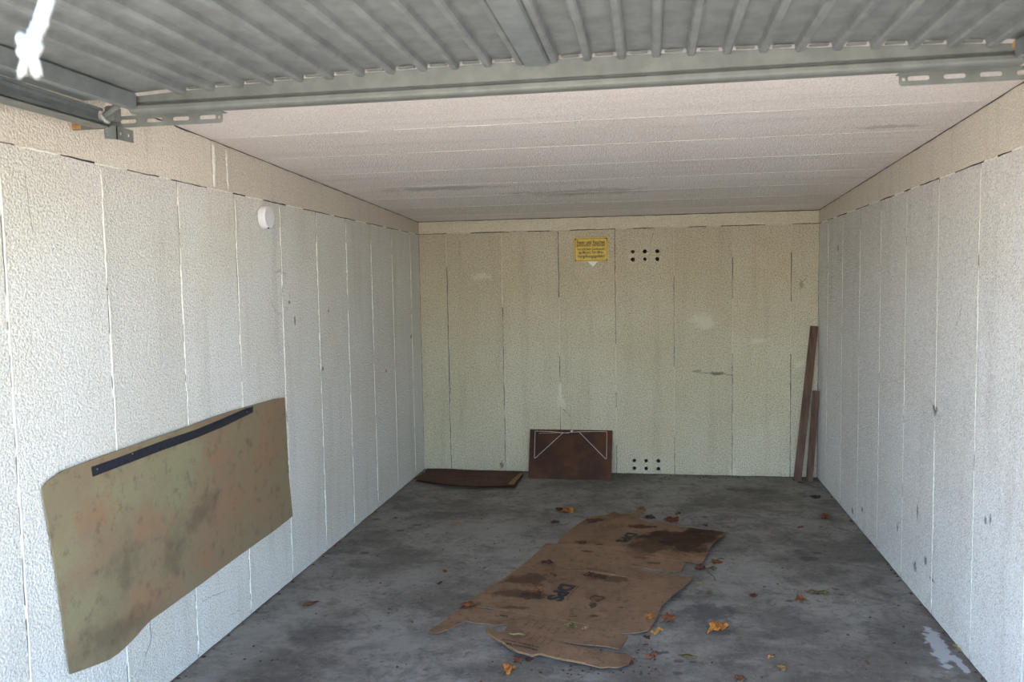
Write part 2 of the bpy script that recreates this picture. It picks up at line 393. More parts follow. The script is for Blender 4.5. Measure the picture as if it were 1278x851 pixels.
# ------------------------------------------------------------------ the shell
PT = .040
def structure(name, mat, boxes, label, cat):
    bm = bmesh.new()
    for a, b in boxes: box(bm, a, b)
    return tag(build(name, bm, mat), label, cat, kind='structure')
wl = structure('wall_left', 'slab', [((-PT - .10, -DEPTH, 0), (-PT, .22, ceil_z(-DEPTH) + .05))], 'left garage wall of pale rough upright concrete panels', 'wall')
wr = structure('wall_right', 'slab', [((W + PT, -DEPTH, 0), (W + PT + .10, .22, ceil_z(-DEPTH) + .05))], 'right garage wall of pale grey rough upright concrete panels', 'wall')
wb = structure('wall_back', 'slab', [((-PT, .20, 0), (W + PT, .22, H + .2))], 'yellowish back garage wall of upright concrete panels with vent holes', 'wall')
fl = structure('floor', 'floor', [((-PT - .1, -DEPTH - .14, -.12), (W + PT + .1, .22, 0))], 'stained grey concrete garage floor', 'floor')
bm = bmesh.new(); ys = (.22, -DEPTH - .15)
vs = [bm.verts.new((x, y, ceil_z(y) + PT + t)) for t in (0, .14) for y in ys for x in (-.14, W + .14)]
for f in ((0, 1, 3, 2), (4, 6, 7, 5), (0, 2, 6, 4), (1, 5, 7, 3), (0, 4, 5, 1), (2, 3, 7, 6)): bm.faces.new([vs[i] for i in f])
ce = tag(build('ceiling', bm, 'slab'), 'pale pinkish garage ceiling of rough concrete planks', 'ceiling', kind='structure')
gnd = structure('ground', 'asphalt', [((-40, -60, -.30), (44, -DEPTH - .141, -.01))], 'pale paved yard in front of the garage', 'ground')
lint = structure('trim_1', 'outer', [((-PT, -DEPTH - .13, ceil_z(-DEPTH) - .03), (W + PT, -DEPTH, ceil_z(-DEPTH) + .05))], 'low concrete lintel across the garage opening', 'lintel')

structure('trim_2', 'outer', [((-PT - .10, -DEPTH - .13, 0), (.31, -DEPTH - .001, ceil_z(-DEPTH) - .031))], 'concrete door post beside the left wall at the garage opening', 'door post')
structure('trim_3', 'outer', [((W - .31, -DEPTH - .13, 0), (W + PT + .10, -DEPTH - .001, ceil_z(-DEPTH) - .031))], 'concrete door post beside the right wall at the garage opening', 'door post')
G = .0022                                           # half joint
ZJ, SJ = 2.1017, .0088
zj = lambda y: ZJ - SJ * y
def side_wall(wall, fn, y_first, pitch, mat, crack_p, bead_side, bead_w, bead_proud):
    ys = [0.0, -y_first]
    while ys[-1] > -DEPTH: ys.append(ys[-1] - pitch)
    ys[-1] = -DEPTH
    for a, b in zip(ys, ys[1:]):
        pts = rough_quad((a - G, .006), (b + G, .006), (b + G, zj(b) - G), (a - G, zj(a) - G))
        slab('panel', [pts], fn, PT, mat, wall, edge='slab')
    for y in ys[1:-1]:
        t = .02
        while t < zj(y):
            L = random.uniform(.35, 1.3); e = min(t + L, zj(y) - .002)
            if e - t > .08:
                off = (0 if random.random() > crack_p else bead_side * bead_w * .62)
                bead('mortar_joint', t, e, 1, y + off, bead_w * random.uniform(.8, 1.15), bead_proud, fn, wall)
            t = e + random.uniform(.0, .05)
    return ys
yl = side_wall(wl, FL, .2782, .4992, 'left', .8, 1, .010, .003)
yr = side_wall(wr, FR, .3515, .5008, 'right', .2, 1, .007, .0014)
# ring beams above the panels
for fn, wall, cuts in ((FL, wl, [0, -3.47, -DEPTH]), (FR, wr, [0, -DEPTH])):
    for a, b in zip(cuts, cuts[1:]):
        pts = rough_quad((a - G, zj(a) + .003), (b, zj(b) + .003), (b, ceil_z(b) - .004), (a - G, ceil_z(a) - .004), .05, .002)
        slab('ring_beam', [pts], fn, PT - .004 if fn is FR else PT, 'beam_side', wall, edge='slab')
    y = -.1
    while y > -DEPTH:                                # smears of mortar closing the bed joint here and there
        e = y - random.uniform(.06, .28)
        bm_ = (zj(y) + zj(e)) / 2 + .001
        bead('mortar_joint', y, e, 0, bm_, .012, .0015, fn, wall)
        y = e - random.uniform(.10, .42)
bead('mortar_joint', zj(-3.47), ceil_z(-3.47) - .01, 1, -3.45, .045, .004, FL, wl, .006, .03)
bead('mortar_joint', zj(-3.3), ceil_z(-3.3) - .01, 1, -3.33, .02, .003, FL, wl, .004, .03)

xb = [0.0, .25, .742, 1.236, 1.719, 2.21, 2.688, 3.157, W]
holes = [circle(x, z, .0165 * random.uniform(.9, 1.1)) for x, dz in ((1.869, 0), (1.970, 0), (2.073, 0)) for z in (1.907, 1.842, .119, .051)]
for i, (a, b) in enumerate(zip(xb, xb[1:])):
    pts = rough_quad((a + G, .006), (b - G, .006), (b - G, ZJ - G), (a + G, ZJ - G))
    slab('panel', [pts] + (holes if i == 4 else []), FB, PT, 'back', wb, edge='slab')
slab('core', [[(-PT, 0), (W + PT, 0), (W + PT, H + .2), (-PT, H + .2)]] + holes, lambda a, b, n: (a, PT - n, b), .16, 'slab', wb)
for h_ in holes:
    hx = sum(p[0] for p in h_) / len(h_); hz = sum(p[1] for p in h_) / len(h_); bm = bmesh.new()
    tube(bm, ((hx, .195, hz), (hx, .012, hz)), .0142, 14, False); bmesh.ops.holes_fill(bm, edges=[e for e in bm.edges if e.is_boundary and e.verts[0].co.y > .1])
    build('vent_sleeve', bm, 'slab', wb)
for x in xb[1:-1]:
    t = random.uniform(.1, .5)
    while t < ZJ:
        e = min(t + random.uniform(.15, .6), ZJ - .003)
        if e - t > .06: bead('mortar_joint', t, e, 1, x + random.choice((0, .006, -.006)), .010, .0018, FB, wb, mat='beam')
        t = e + random.uniform(.1, .5)
bead('mortar_joint', 1.45, 2.09, 1, .742, .014, .003, FB, wb, mat='beam')
bead('mortar_joint', .58, .80, 1, 1.232, .045, .003, FB, wb, .006, mat='beam')
slab('ring_beam', [rough_quad((G, ZJ + .004), (W - G, ZJ + .004), (W - G, H - .006), (G, H - .006), .05, .002)], lambda a, b, n: FB(a, b, n + .004), PT, 'beam', wb, edge='slab')
x = .25
while x < W - .3:
    e = x + random.uniform(.08, .3); bead('mortar_joint', x, e, 0, ZJ + .001, .011, .004, FB, wb, mat='beam'); x = e + random.uniform(.1, .4)

yc = [0, -.375]
while yc[-1] > -DEPTH: yc.append(yc[-1] - .5181)
yc[-1] = -DEPTH
for a, b in zip(yc, yc[1:]):
    slab('panel', [rough_quad((.002, a - .002), (W - .002, a - .002), (W - .002, b + .002), (.002, b + .002), .08, .0006)], FC, PT, 'ceil', ce)
for y in yc[1:-1]:
    xx = .01
    while xx < W - .3:
        e = min(W - .01, xx + random.uniform(.7, 2.2))
        bead('mortar_joint', xx, e, 0, y, .008, .0015, FC, ce, .0012, .05); xx = e - .001

def wall_pts(pix, f): return [f(*p) for p in pix]
LP = lambda u, v: (on_x(u, v, 0).y, on_x(u, v, 0).z)
RP = lambda u, v: (on_x(u, v, W).y, on_x(u, v, W).z)
BP = lambda u, v: (on_y(u, v, 0).x, on_y(u, v, 0).z)
FP = lambda u, v: tuple(on_z(u, v).xy)
def jag(pts, n=5, j=.004):
    out = []
    for a, b in zip(pts, pts[1:]):
        for k in range(n):
            t = k / n; out.append((a[0] + (b[0] - a[0]) * t + random.uniform(-j, j), a[1] + (b[1] - a[1]) * t + random.uniform(-j, j)))
    return out + [pts[-1]]
for pix, w in (([(252, 751), (262, 745), (282, 737)], .004), ([(284, 769), (300, 762)], .003), ([(187, 772), (188, 800), (176, 838)], .005), ([(31, 220), (36, 260), (41, 290)], .004)):
    ribbon('crack', jag(wall_pts(pix, LP)), w, FL, wl)
for pix, w in (([(865, 464), (880, 465), (914, 468)], .007), ([(699, 508), (705, 513), (712, 520)], .006), ([(630, 577), (624, 586)], .01), ([(1002, 352), (1008, 343)], .006), ([(812, 302), (816, 290)], .005)):
    ribbon('crack', jag(wall_pts(pix, BP)), w, FB, wb)
for pix, w in (([(1161, 500), (1167, 512), (1173, 522)], .007), ([(1120, 665), (1122, 650)], .006), ([(1145, 648), (1145, 632)], .007)):
    ribbon('crack', jag(wall_pts(pix, RP)), w, FR, wr)
for pix, w in (([(790, 815), (797, 806), (800, 797)], .004), ([(735, 838), (722, 848), (712, 851)], .006), ([(858, 775), (870, 781), (890, 782)], .005), ([(440, 660), (500, 655), (560, 640)], .003)):
    ribbon('crack', jag(wall_pts(pix, FP)), w, FF, fl)

# ------------------------------------------------------------------ up-and-over door, swung open under the ceiling
DY0, DY1, DX0, DX1 = -4.565, -6.66, .33, 3.045
bow = lambda x: 2.302 + .036 * (1 - ((x - (DX0 + DX1) / 2) / ((DX1 - DX0) / 2)) ** 2)
door = empty('garage_door', ((DX0 + DX1) / 2, DY0, 2.25))
tag(door, 'grey ribbed metal up-and-over garage door raised under the ceiling', 'garage door')
# ribbed sheet
prof = []; pitch = .1015; x = DX0 + .04; ribx = []
xc = (DX0 + DX1) / 2
k = math.ceil((DX0 + .05 - xc) / pitch)
prof.append((DX0, 0))
while xc + (k + .5) * pitch < DX1 - .03:
    c = xc + (k + .5) * pitch; ribx.append(c)
    for dx, dz in ((-.016, 0), (-.0145, -.004), (-.012, -.017), (-.007, -.023), (.007, -.023), (.012, -.017), (.0145, -.004), (.016, 0)): prof.append((c + dx, dz))
    k += 1
prof.append((DX1, 0))
bm = bmesh.new(); rows = []
for y in [DY0 - .002, DY0 - .4, DY0 - .9, DY0 - 1.5, DY1]:
    rows.append([bm.verts.new((px, y, bow(px) + .014 + pz)) for px, pz in prof])
for a, b in zip(rows, rows[1:]):
    for i in range(len(prof) - 1): bm.faces.new((a[i], a[i + 1], b[i + 1], b[i]))
bmesh.ops.solidify(bm, geom=bm.faces[:], thickness=.0012)
build('ribbed_sheet', bm, 'sheet', door)
# inner edge frame member: flat face above, small groove, rounded lip below
bm = bmesh.new(); sec = None; N = 24
for i in range(N + 1):
    x = DX0 + (DX1 - DX0) * i / N; t = bow(x) + .003
    pr = [(DY0 + .04, t), (DY0, t), (DY0, 2.287), (DY0 + .006, 2.284), (DY0 + .006, 2.281), (DY0 - .006, 2.278), (DY0 - .012, 2.272), (DY0 - .012, 2.262), (DY0 - .007, 2.256), (DY0 + .002, 2.252), (DY0 + .04, 2.252)]
    cur = [bm.verts.new((x, a, b)) for a, b in pr]
    if sec:
        for q in range(len(pr)): bm.faces.new((sec[q], sec[(q + 1) % len(pr)], cur[(q + 1) % len(pr)], cur[q]))
    else: bm.faces.new(cur)
    sec = cur
bm.faces.new(sec[::-1]); build('edge_frame', bm, 'bar', door)
for s, x0, x1 in ((-1, DX0 - .004, DX0 + .034), (1, DX1 - .034, DX1 + .004)):
    bm = bmesh.new(); box(bm, (x0, DY1, 2.262), (x1, DY0 - .013, 2.312), .004); build('side_frame', bm, 'track', door)
    bm = bmesh.new(); xo = x0 - .153 if s < 0 else x1 + .153
    box(bm, (xo, DY1, 2.298), (x0 if s < 0 else x1, DY0 - .02, 2.301)); build('side_flange', bm, 'track', door)
bm = bmesh.new(); box(bm, (DX0, DY1 - .02, 2.25), (DX1, DY1, 2.33), .004); build('edge_frame', bm, 'bar', door)
# centre stiffener (hat profile) whose end laps over the frame
bm = bmesh.new()
prs = [(-.062, .004), (-.060, .000), (-.040, -.001), (-.034, -.018), (.034, -.018), (.040, -.001), (.060, .000), (.062, .004)]
a = [bm.verts.new((xc + px, DY0 - .016, bow(xc) + pz)) for px, pz in prs]; b = [bm.verts.new((xc + px, DY1, bow(xc) + pz)) for px, pz in prs]
for i in range(len(prs) - 1): bm.faces.new((a[i], a[i + 1], b[i + 1], b[i]))
bm.faces.new(a); bm.faces.new(b[::-1]); bm.faces.new((a[0], b[0], b[-1], a[-1]))
build('centre_stiffener', bm, 'track', door)
# short tabs along the joint between sheet and frame
for i, (c0, c1) in enumerate(zip(ribx, ribx[1:])):
    if abs((c0 + c1) / 2 - xc) < .04: continue
    bm = bmesh.new(); z = bow((c0 + c1) / 2)
    box(bm, (c0 + .024, DY0 - .018, z + .0035), (c1 - .024, DY0 - .004, z + .009), .0015); build('sheet_tab', bm, 'bar', door)
# rusty welds at the corners of the frame
for x in (DX0 + .012, DX1 - .02):
    bm = bmesh.new(); bmesh.ops.create_icosphere(bm, subdivisions=2, radius=.016)
    for v in bm.verts: v.co = Vector((x, DY0 - .008, 2.30)) + Vector((v.co.x, v.co.y * .5, v.co.z * 1.1)) * (1 + .35 * mnoise.noise(v.co * 90))
    build('weld', bm, 'rust', door)
for s in (0, 1):
    sx = (lambda x: x) if s == 0 else (lambda x: W - x)
    side = 'left' if s == 0 else 'right'
    # door arm with roller, moving with the door
    bm = bmesh.new(); pts = [(sx(.335), DY0 + .02, 2.300), (sx(.25), DY0 + .055, 2.296), (sx(.175), DY0 + .085, 2.270)]
    for p, q in zip(pts, pts[1:]): tube(bm, (p, q), .011, 8)
    box(bm, (sx(.168), -4.475, 2.255), (sx(.205), -4.43, 2.303), .004)
    arm = build('roller_arm', bm, 'bracket', door)
    bm = bmesh.new(); tube(bm, ((sx(.139), -4.446, 2.267), (sx(.142), -4.446, 2.267), (sx(.158), -4.446, 2.267), (sx(.162), -4.446, 2.267)), [.018, .021, .021, .018], 20)
    tube(bm, ((sx(.158), -4.446, 2.267), (sx(.18), -4.446, 2.267)), .006, 8)
    build('roller', bm, 'nylon', arm, True)
    # running track: C channel open towards the door
    tr = empty('door_track', (sx(.13), -5.0, 2.24))
    tag(tr, 'grey steel running track high on the wall above the stained fibreboard sheet' if s == 0 else 'grey steel running track high on the bare wall opposite the fibreboard sheet', 'door track')
    bm = bmesh.new(); cs = [(.162, 2.254), (.162, 2.241), (.138, 2.241), (.136, 2.245), (.136, 2.291), (.138, 2.295), (.162, 2.295), (.162, 2.286), (.159, 2.286), (.159, 2.290), (.146, 2.288), (.142, 2.278), (.142, 2.256), (.146, 2.247), (.159, 2.245), (.159, 2.254)]
    A = [bm.verts.new((sx(x), -4.47, z)) for x, z in cs]; B = [bm.verts.new((sx(x), -DEPTH + .02, z + .012)) for x, z in cs]
    for i in range(len(cs)): j = (i + 1) % len(cs); bm.faces.new((A[i], A[j], B[j], B[i]))
    bm.faces.new(A); bm.faces.new(B[::-1]); build('channel', bm, 'track', tr)
    bm = bmesh.new(); box(bm, (sx(.100), -DEPTH + .02, 2.236), (sx(.176), -4.44, 2.2395), 0); box(bm, (sx(.173), -DEPTH + .02, 2.2315), (sx(.176), -4.44, 2.24), 0)
    build('lower_angle', bm, 'bracket', tr)
    for yy in (-5.1, -5.6):
        bm = bmesh.new(); box(bm, (sx(.002), yy - .02, 2.25), (sx(.104), yy + .02, 2.254)); box(bm, (sx(.0045), yy - .02, 2.22), (sx(.0075), yy + .02, 2.254)); build('wall_clip', bm, 'bracket', tr)
    # end stop: bent plate with small slots
    f1 = lambda a, b, n: (sx(a), -4.462 - n, b)
    slab('end_stop', [[(.156, 2.195), (.205, 2.190), (.205, 2.236), (.156, 2.236)], slot(.166, 2.217, .006, .022)], f1, .003, 'track', tr)
    f2 = lambda a, b, n: (sx(.205 + n), a, b)
    slab('end_stop', [[(-4.462, 2.190), (-4.37, 2.192), (-4.37, 2.236), (-4.462, 2.236)], slot(-4.44, 2.213, .012, .014), slot(-4.395, 2.214, .012, .014)], f2, .003, 'bracket', tr)
    # slotted hanger angle from the wall inwards
    hb = empty('mounting_bracket', (sx(.29), -4.42, 2.236))
    tag(hb, 'slotted grey steel bracket from the pale wall above the stained fibreboard' if s == 0 else 'slotted grey steel bracket against the ceiling beside the bare grey wall', 'bracket')
    L = .577 if s == 0 else W - 2.758
    outline = [(0.003, 2.237), (L - .010, 2.237), (L - .003, 2.240), (L, 2.247), (L, 2.277), (0.003, 2.277)]
    hl = [slot(L - .055 - .1 * q, 2.258, .062, .014) for q in range(int((L - .08) / .1))] + [circle(L - .013, 2.256, .0055, 10)]
    slab('slotted_plate', [outline] + hl, lambda a, b, n: (sx(a), -4.42 - n, b), .003, 'bracket', hb)
    bm = bmesh.new(); box(bm, (sx(.003), -4.417, 2.277), (sx(L), -4.385, 2.2745)); build('top_flange', bm, 'bracket', hb)
    if s == 0:
        bm = bmesh.new(); box(bm, (.0045, -4.4245, 2.240), (.04, -4.4232, 2.274)); build('rust_patch', bm, 'rust', hb)

# ------------------------------------------------------------------ pull rope with a knot
def strands(bm, pts, R, r, turns, n=3):
    pts = [Vector(p) for p in pts]
    for k in range(n):
        out = []
        for i in range(len(pts)):
            t = (pts[min(i + 1, len(pts) - 1)] - pts[max(0, i - 1)]).normalized(); a = t.orthogonal().normalized(); b = t.cross(a)
            an = 2 * math.pi * (k / n + turns * i / len(pts)); out.append(pts[i] + (a * math.cos(an) + b * math.sin(an)) * R)
        tube(bm, out, r, 7)
RY = -6.50
k0 = on_y(37, 55, RY)
rope = empty('pull_rope', on_y(36, 95, RY)); tag(rope, 'white twisted pull rope with a knotted frayed end hanging from the raised door', 'rope')
top = Vector((xc - .01, RY, bow(xc) - .0205)); pts = []
a, b, c = on_y(58, 0, RY), on_y(46, 38, RY), on_y(38, 55, RY)
ctl = [top, Vector((a.x + .035, RY, a.z + .12)), a, b, c]
for i in range(len(ctl) - 1):
    p0, p1, p2, p3 = ctl[max(0, i - 1)], ctl[i], ctl[i + 1], ctl[min(len(ctl) - 1, i + 2)]
    for q in range(14):
        t = q / 14; pts.append(.5 * ((2 * p1) + (p2 - p0) * t + (2 * p0 - 5 * p1 + 4 * p2 - p3) * t * t + (3 * p1 - p0 - 3 * p2 + p3) * t ** 3))
pts.append(ctl[-1])
bm = bmesh.new(); strands(bm, pts, .0026, .0030, 16); build('cord', bm, 'rope', rope, True)
bm = bmesh.new(); kp = []
for i in range(40):
    t = i / 39 * 2 * math.pi * 1.6; kp.append(k0 + Vector((.0055 * math.cos(t), .005 * math.sin(t), .006 - .014 * i / 39 + .003 * math.sin(2 * t))))
strands(bm, kp, .0020, .0024, 9); build('knot', bm, 'rope', rope, True)
for (u, v, dx) in ((27, 93, -1), (44, 95, 1)):
    e = on_y(u, v, RY); m_ = on_y(37 + dx * 5, 75, RY); bm = bmesh.new()
    for q in range(7):
        j = Vector((random.uniform(-.002, .002), random.uniform(-.003, .003), random.uniform(-.003, .003)))
        tube(bm, (k0 + j * .3, m_ + j * .5, e + j * 1.3), [.0019, .0018, .0007], 6)
    build('frayed_end', bm, 'rope', rope, True)

# ------------------------------------------------------------------ stained fibreboard on the left wall
pix = [(48, 610), (56, 600), (73, 588), (110, 574), (150, 560), (200, 543), (235, 531), (262, 521), (285, 513), (312, 506), (340, 498), (353, 496), (355, 540), (358, 590), (363, 644), (340, 662), (320, 676), (295, 694),
       (270, 712), (250, 727), (230, 741), (207, 758), (186, 773), (176, 783), (166, 795), (155, 806), (145, 815), (133, 823), (120, 828), (102, 835), (84, 841), (80, 815), (76, 780), (69, 735), (62, 690), (55, 650)]
poly = [LP(*p) for p in pix]
board = empty('fibreboard_sheet', (0.01, -3.74, .35)); tag(board, 'large beige fibreboard sheet with green and rusty stains fixed to the wall', 'board')
def fmat(a, b, n):
    return (.0125 + n + .004 * mnoise.noise(Vector((a * 2.2, b * 3, 1))), a, b)
slab('sheet', [poly], fmat, .005, 'mat', board, .12)
sp = [(110, 582.7), (145, 570.4), (194, 551.8), (241, 536), (271, 523.8), (304, 509.6), (312.5, 507), (312.5, 514.5), (304, 518.5), (276.5, 532), (243.6, 545.5), (194, 563.5), (148, 581), (112, 594.8)]
slab('black_strip', [[LP(*p) for p in sp]], lambda a, b, n: (fmat(a, b, 0)[0] + .0025 + n, a, b), .004, 'black_rubber', board, .12)
for t in (.03, .25, .5, .75, .97):
    y, z = LP(111 + 200 * t, 588 - 76 * t - 4 * math.sin(t * math.pi)); bm = bmesh.new(); bmesh.ops.create_uvsphere(bm, u_segments=8, v_segments=5, radius=.004)
    bmesh.ops.translate(bm, verts=bm.verts[:], vec=(fmat(y, z, 0)[0] + .0025, y, z)); build('screw_head', bm, 'screw', board, True)

# ------------------------------------------------------------------ round white alarm on the left wall
ly, lz = -2.985, 2.035
al = empty('round_alarm', (0, ly, lz - .06)); tag(al, 'small round white plastic alarm mounted high on the wall', 'alarm')
def lathe_x(bm, prof, seg=40):
    rows = []
    for x, r in prof: rows.append([bm.verts.new((x, ly + r * math.cos(i * 2 * math.pi / seg), lz + r * math.sin(i * 2 * math.pi / seg))) for i in range(seg)])
    for a, b in zip(rows, rows[1:]):
        for i in range(seg): bm.faces.new((a[i], a[(i + 1) % seg], b[(i + 1) % seg], b[i]))
    bm.faces.new(rows[0][::-1]); bm.faces.new(rows[-1])
bm = bmesh.new(); lathe_x(bm, [(.0045, .055), (.007, .060), (.040, .059), (.0435, .057), (.0450, .0545), (.0455, .002)], 56); build('housing', bm, 'white_plastic', al)
bm = bmesh.new(); lathe_x(bm, [(.004, .053), (.0075, .053)]); build('base_plate', bm, 'white_plastic', al)
bm = bmesh.new(); bmesh.ops.create_uvsphere(bm, u_segments=10, v_segments=6, radius=.006); bmesh.ops.translate(bm, verts=bm.verts[:], vec=(.040, ly - .012, lz - .0555)); build('test_button', bm, 'dark', al, True)

# ------------------------------------------------------------------ warning sign on the back wall
p0, p1, p2 = on_y(716.5, 296.5, 0), on_y(759, 296.5, 0), on_y(717, 326.5, 0)
sx0, sx1, sz1, sz0 = p0.x, p1.x, (p0.z + p1.z) / 2, p2.z - .002
sign = empty('warning_sign', ((sx0 + sx1) / 2, -.006, sz0)); tag(sign, 'yellow enamel warning sign with black German text on the back wall', 'sign')
bm = bmesh.new(); box(bm, (sx0, -.0125, sz0), (sx1, -.0085, sz1), .0015); build('plate', bm, 'yellow', sign)
def frame(o, i): return [[(sx0 + o, sz0 + o), (sx1 - o, sz0 + o), (sx1 - o, sz1 - o), (sx0 + o, sz1 - o)], [(sx0 + i, sz0 + i), (sx1 - i, sz0 + i), (sx1 - i, sz1 - i), (sx0 + i, sz1 - i)]]
slab('border_line', frame(.008, .011), lambda a, b, n: (a, -.0134 - n, b), .001, 'ink', sign)
for x, z in ((sx0 + .013, sz0 + .012), (sx1 - .013, sz0 + .012), (sx0 + .013, sz1 - .012), (sx1 - .013, sz1 - .012)):
    bm = bmesh.new(); tube(bm, ((x, -.0115, z), (x, -.0165, z)), [.0062, .005], 10); build('screw', bm, 'dark', sign)
def text_mesh(name, body, wdt, hgt, place, mat, parent, bold=.0):
    cu = bpy.data.curves.new(name, 'FONT'); cu.body = body; cu.size = 1; cu.offset = bold; cu.resolution_u = 3; cu.align_x = 'LEFT'
    t = bpy.data.objects.new(name, cu); COL.objects.link(t)
    dg = bpy.context.evaluated_depsgraph_get(); me = bpy.data.meshes.new_from_object(t.evaluated_get(dg)); bpy.data.objects.remove(t)
    xs = [v.co.x for v in me.vertices]; ys = [v.co.y for v in me.vertices]; x0, x1, y0, y1 = min(xs), max(xs), min(ys), max(ys)
    for v in me.vertices: v.co = Vector(place((v.co.x - x0) / (x1 - x0) * wdt, (v.co.y - y0) / (y1 - y0) * hgt))
    me.materials.clear(); return link(name, me, mat, parent)
SW, SH = sx1 - sx0, sz1 - sz0
for body, xa, xb_, zb, zh in (('Feuer und Rauchen', .09, .91, .735, .15), ('polizeilich verboten', .09, .91, .595, .16), ('Vorsicht beim Laufenlassen', .09, .91, .475, .10),
                              ('des Motors. Tor öffnen.', .13, .87, .325, .12), ('Vergiftungsgefahr!', .09, .91, .125, .165)):
    text_mesh('printed_line', body, SW * (xb_ - xa), SH * zh, lambda a, b, xa=xa, zb=zb: (sx0 + SW * xa + a, -.0145, sz0 + SH * zb + b), 'ink', sign, .012)
# white paper tag whose corner peeks out under the sign
c = on_y(740, 326, 0); s_ = .082
slab_o = slab('paper_label', [[(c.x - s_, c.z + .035), (c.x, c.z - .046), (c.x + s_, c.z + .035), (c.x, c.z + .115)]], lambda a, b, n: (a, -.0055 - n, b), .0012, 'paper', None, None, False, True)
tag(slab_o, 'white paper label with its lower corner peeking out under the yellow sign', 'label')

# ------------------------------------------------------------------ dark hardboard leaning on the back wall
B0 = on_z(659, 597.5); B1 = on_z(763, 599); yb = (B0.y + B1.y) / 2
T0 = on_y(661.5, 535.5, -.012); T1 = on_y(764.5, 537, -.012)
hbd = empty('leaning_hardboard', ((B0.x + B1.x) / 2, yb, 0)); tag(hbd, 'dark brown hardboard panel with white cord leaning against the back wall', 'board')
C4 = [Vector((B0.x, yb, .001)), Vector((B1.x, yb, .001)), Vector((T1.x, -.014, T1.z)), Vector((T0.x, -.014, T0.z))]
nb = (C4[1] - C4[0]).cross(C4[3] - C4[0]).normalized()
bm = bmesh.new(); fr = [bm.verts.new(p) for p in C4]; bk = [bm.verts.new(p - nb * .006) for p in C4]
bm.faces.new(fr); bm.faces.new(bk[::-1])
for i in range(4): bm.faces.new((fr[i], bk[i], bk[(i + 1) % 4], fr[(i + 1) % 4]))
bmesh.ops.bevel(bm, geom=bm.edges[:], offset=.0012, segments=1, affect='EDGES'); build('panel', bm, 'hardboard', hbd)
def on_board(u, v, lift=.003):
    d = ray(u, v); t = (C4[0] - CAM).dot(nb) / d.dot(nb); return CAM + d * t + nb * lift
K = lambda x, y: (640 + x / 6.086, 520 + y / 6.086)
for pl in ([(170, 112), (164, 312), (168, 318), (380, 124)], [(715, 113), (712, 318), (706, 322), (505, 118)]):
    bm = bmesh.new(); tube(bm, [on_board(*K(*p)) for p in pl], .0017, 6); build('cord', bm, 'cord', hbd, True)
for pl in ([(170, 109), (290, 114), (400, 124), (440, 118), (460, 104)], [(440, 112), (455, 118), (520, 114), (715, 113)], [(200, 126), (330, 122), (430, 126)]):
    bm = bmesh.new(); tube(bm, [on_board(*K(*p)) for p in pl], {200: .001}.get(pl[0][0], .0017), 6); build('cord', bm, 'cord', hbd, True)
bm = bmesh.new(); kc = on_board(*K(447, 113), .006); bmesh.ops.create_icosphere(bm, subdivisions=2, radius=.009)
for v in bm.verts: v.co = kc + v.co * (1 + .4 * mnoise.noise(v.co * 200))
build('cord_knot', bm, 'cord', hbd, True)

# ------------------------------------------------------------------ planks in the back right corner
def plank(label, b0, t0, w, th, wdir, top_mat=None):
    b0, t0 = Vector(b0), Vector(t0); ax = (t0 - b0).normalized(); wd_ = Vector(wdir); wd_ = (wd_ - ax * wd_.dot(ax)).normalized(); td = ax.cross(wd_)
    bm = bmesh.new(); n = 10; prev = None; L = (t0 - b0).length
    for i in range(n + 1):
        c = b0 + ax * L * i / n + td * .003 * math.sin(i * .6)
        cur = [bm.verts.new(c + wd_ * sa * w / 2 + td * sb * th / 2) for sa, sb in ((-1, -1), (1, -1), (1, 1), (-1, 1))]
        if prev:
            for k in range(4): bm.faces.new((prev[k], prev[(k + 1) % 4], cur[(k + 1) % 4], cur[k]))
        else: bm.faces.new(cur)
        prev = cur
    bm.faces.new(prev[::-1])
    zmin = min(v.co.z for v in bm.verts); bmesh.ops.translate(bm, verts=bm.verts[:], vec=(0, 0, .001 - zmin))
    o = build('wooden_plank', bm, 'plank', None, False, True); return tag(o, label, 'plank')
plank('long brown wooden plank leaning in the back corner', (3.195, -.125, 0), (3.335, -.030, 1.262), .062, .026, (1, -.15, 0))
plank('short brown wooden plank leaning behind the longer plank in the corner', (3.285, -.145, 0), (3.345, -.080, .735), .052, .030, (1, -.1, 0))

# ------------------------------------------------------------------ cardboard piece by the back wall
def P3(u, v, z): return on_z(u, v, z)
pl = [P3(516, 597.5, .034), P3(530, 590, .02), P3(533, 584.5, .012), P3(570, 584.5, .010), P3(612, 587, .010), P3(652, 589.5, .012), P3(653, 592, .014), P3(641, 606.5, .028), P3(612, 606, .032), P3(590, 605, .034), P3(560, 603.5, .034), P3(540, 601, .036)]
poly = [(max(.012, p.x), min(-.012, p.y)) for p in pl]
def cbz(a, b, n): return (a, b, .012 + .022 * min(1, max(0, -b / .5)) + .004 * math.sin(a * 9) + n)
cb2 = empty('cardboard_piece', (.45, -.25, 0)); tag(cb2, 'brown flat cardboard piece lying on the floor along the back wall', 'cardboard')
slab('top_layer', [poly], cbz, .004, 'card_back', cb2, .1)
low = [(p[0] + (.01 if p[0] < .4 else .012), p[1] + .012) if p[1] < -.2 else (p[0], p[1]) for p in poly]
slab('bottom_layer', [low], lambda a, b, n: (a, b, .0055 + n + .006 * min(1, max(0, -b / .5))), .004, 'card_back', cb2, .1)
e0, e1 = P3(641, 607, .02), P3(653, 592, .012)
slab('torn_edge', [[(e0.x - .045, e0.y), (e0.x + .004, e0.y - .006), (e1.x + .004, e1.y), (e1.x - .03, e1.y)]], lambda a, b, n: (a, b, cbz(a, b, 0)[2] + .0022 + n), .0015, 'card_core', cb2, .1)

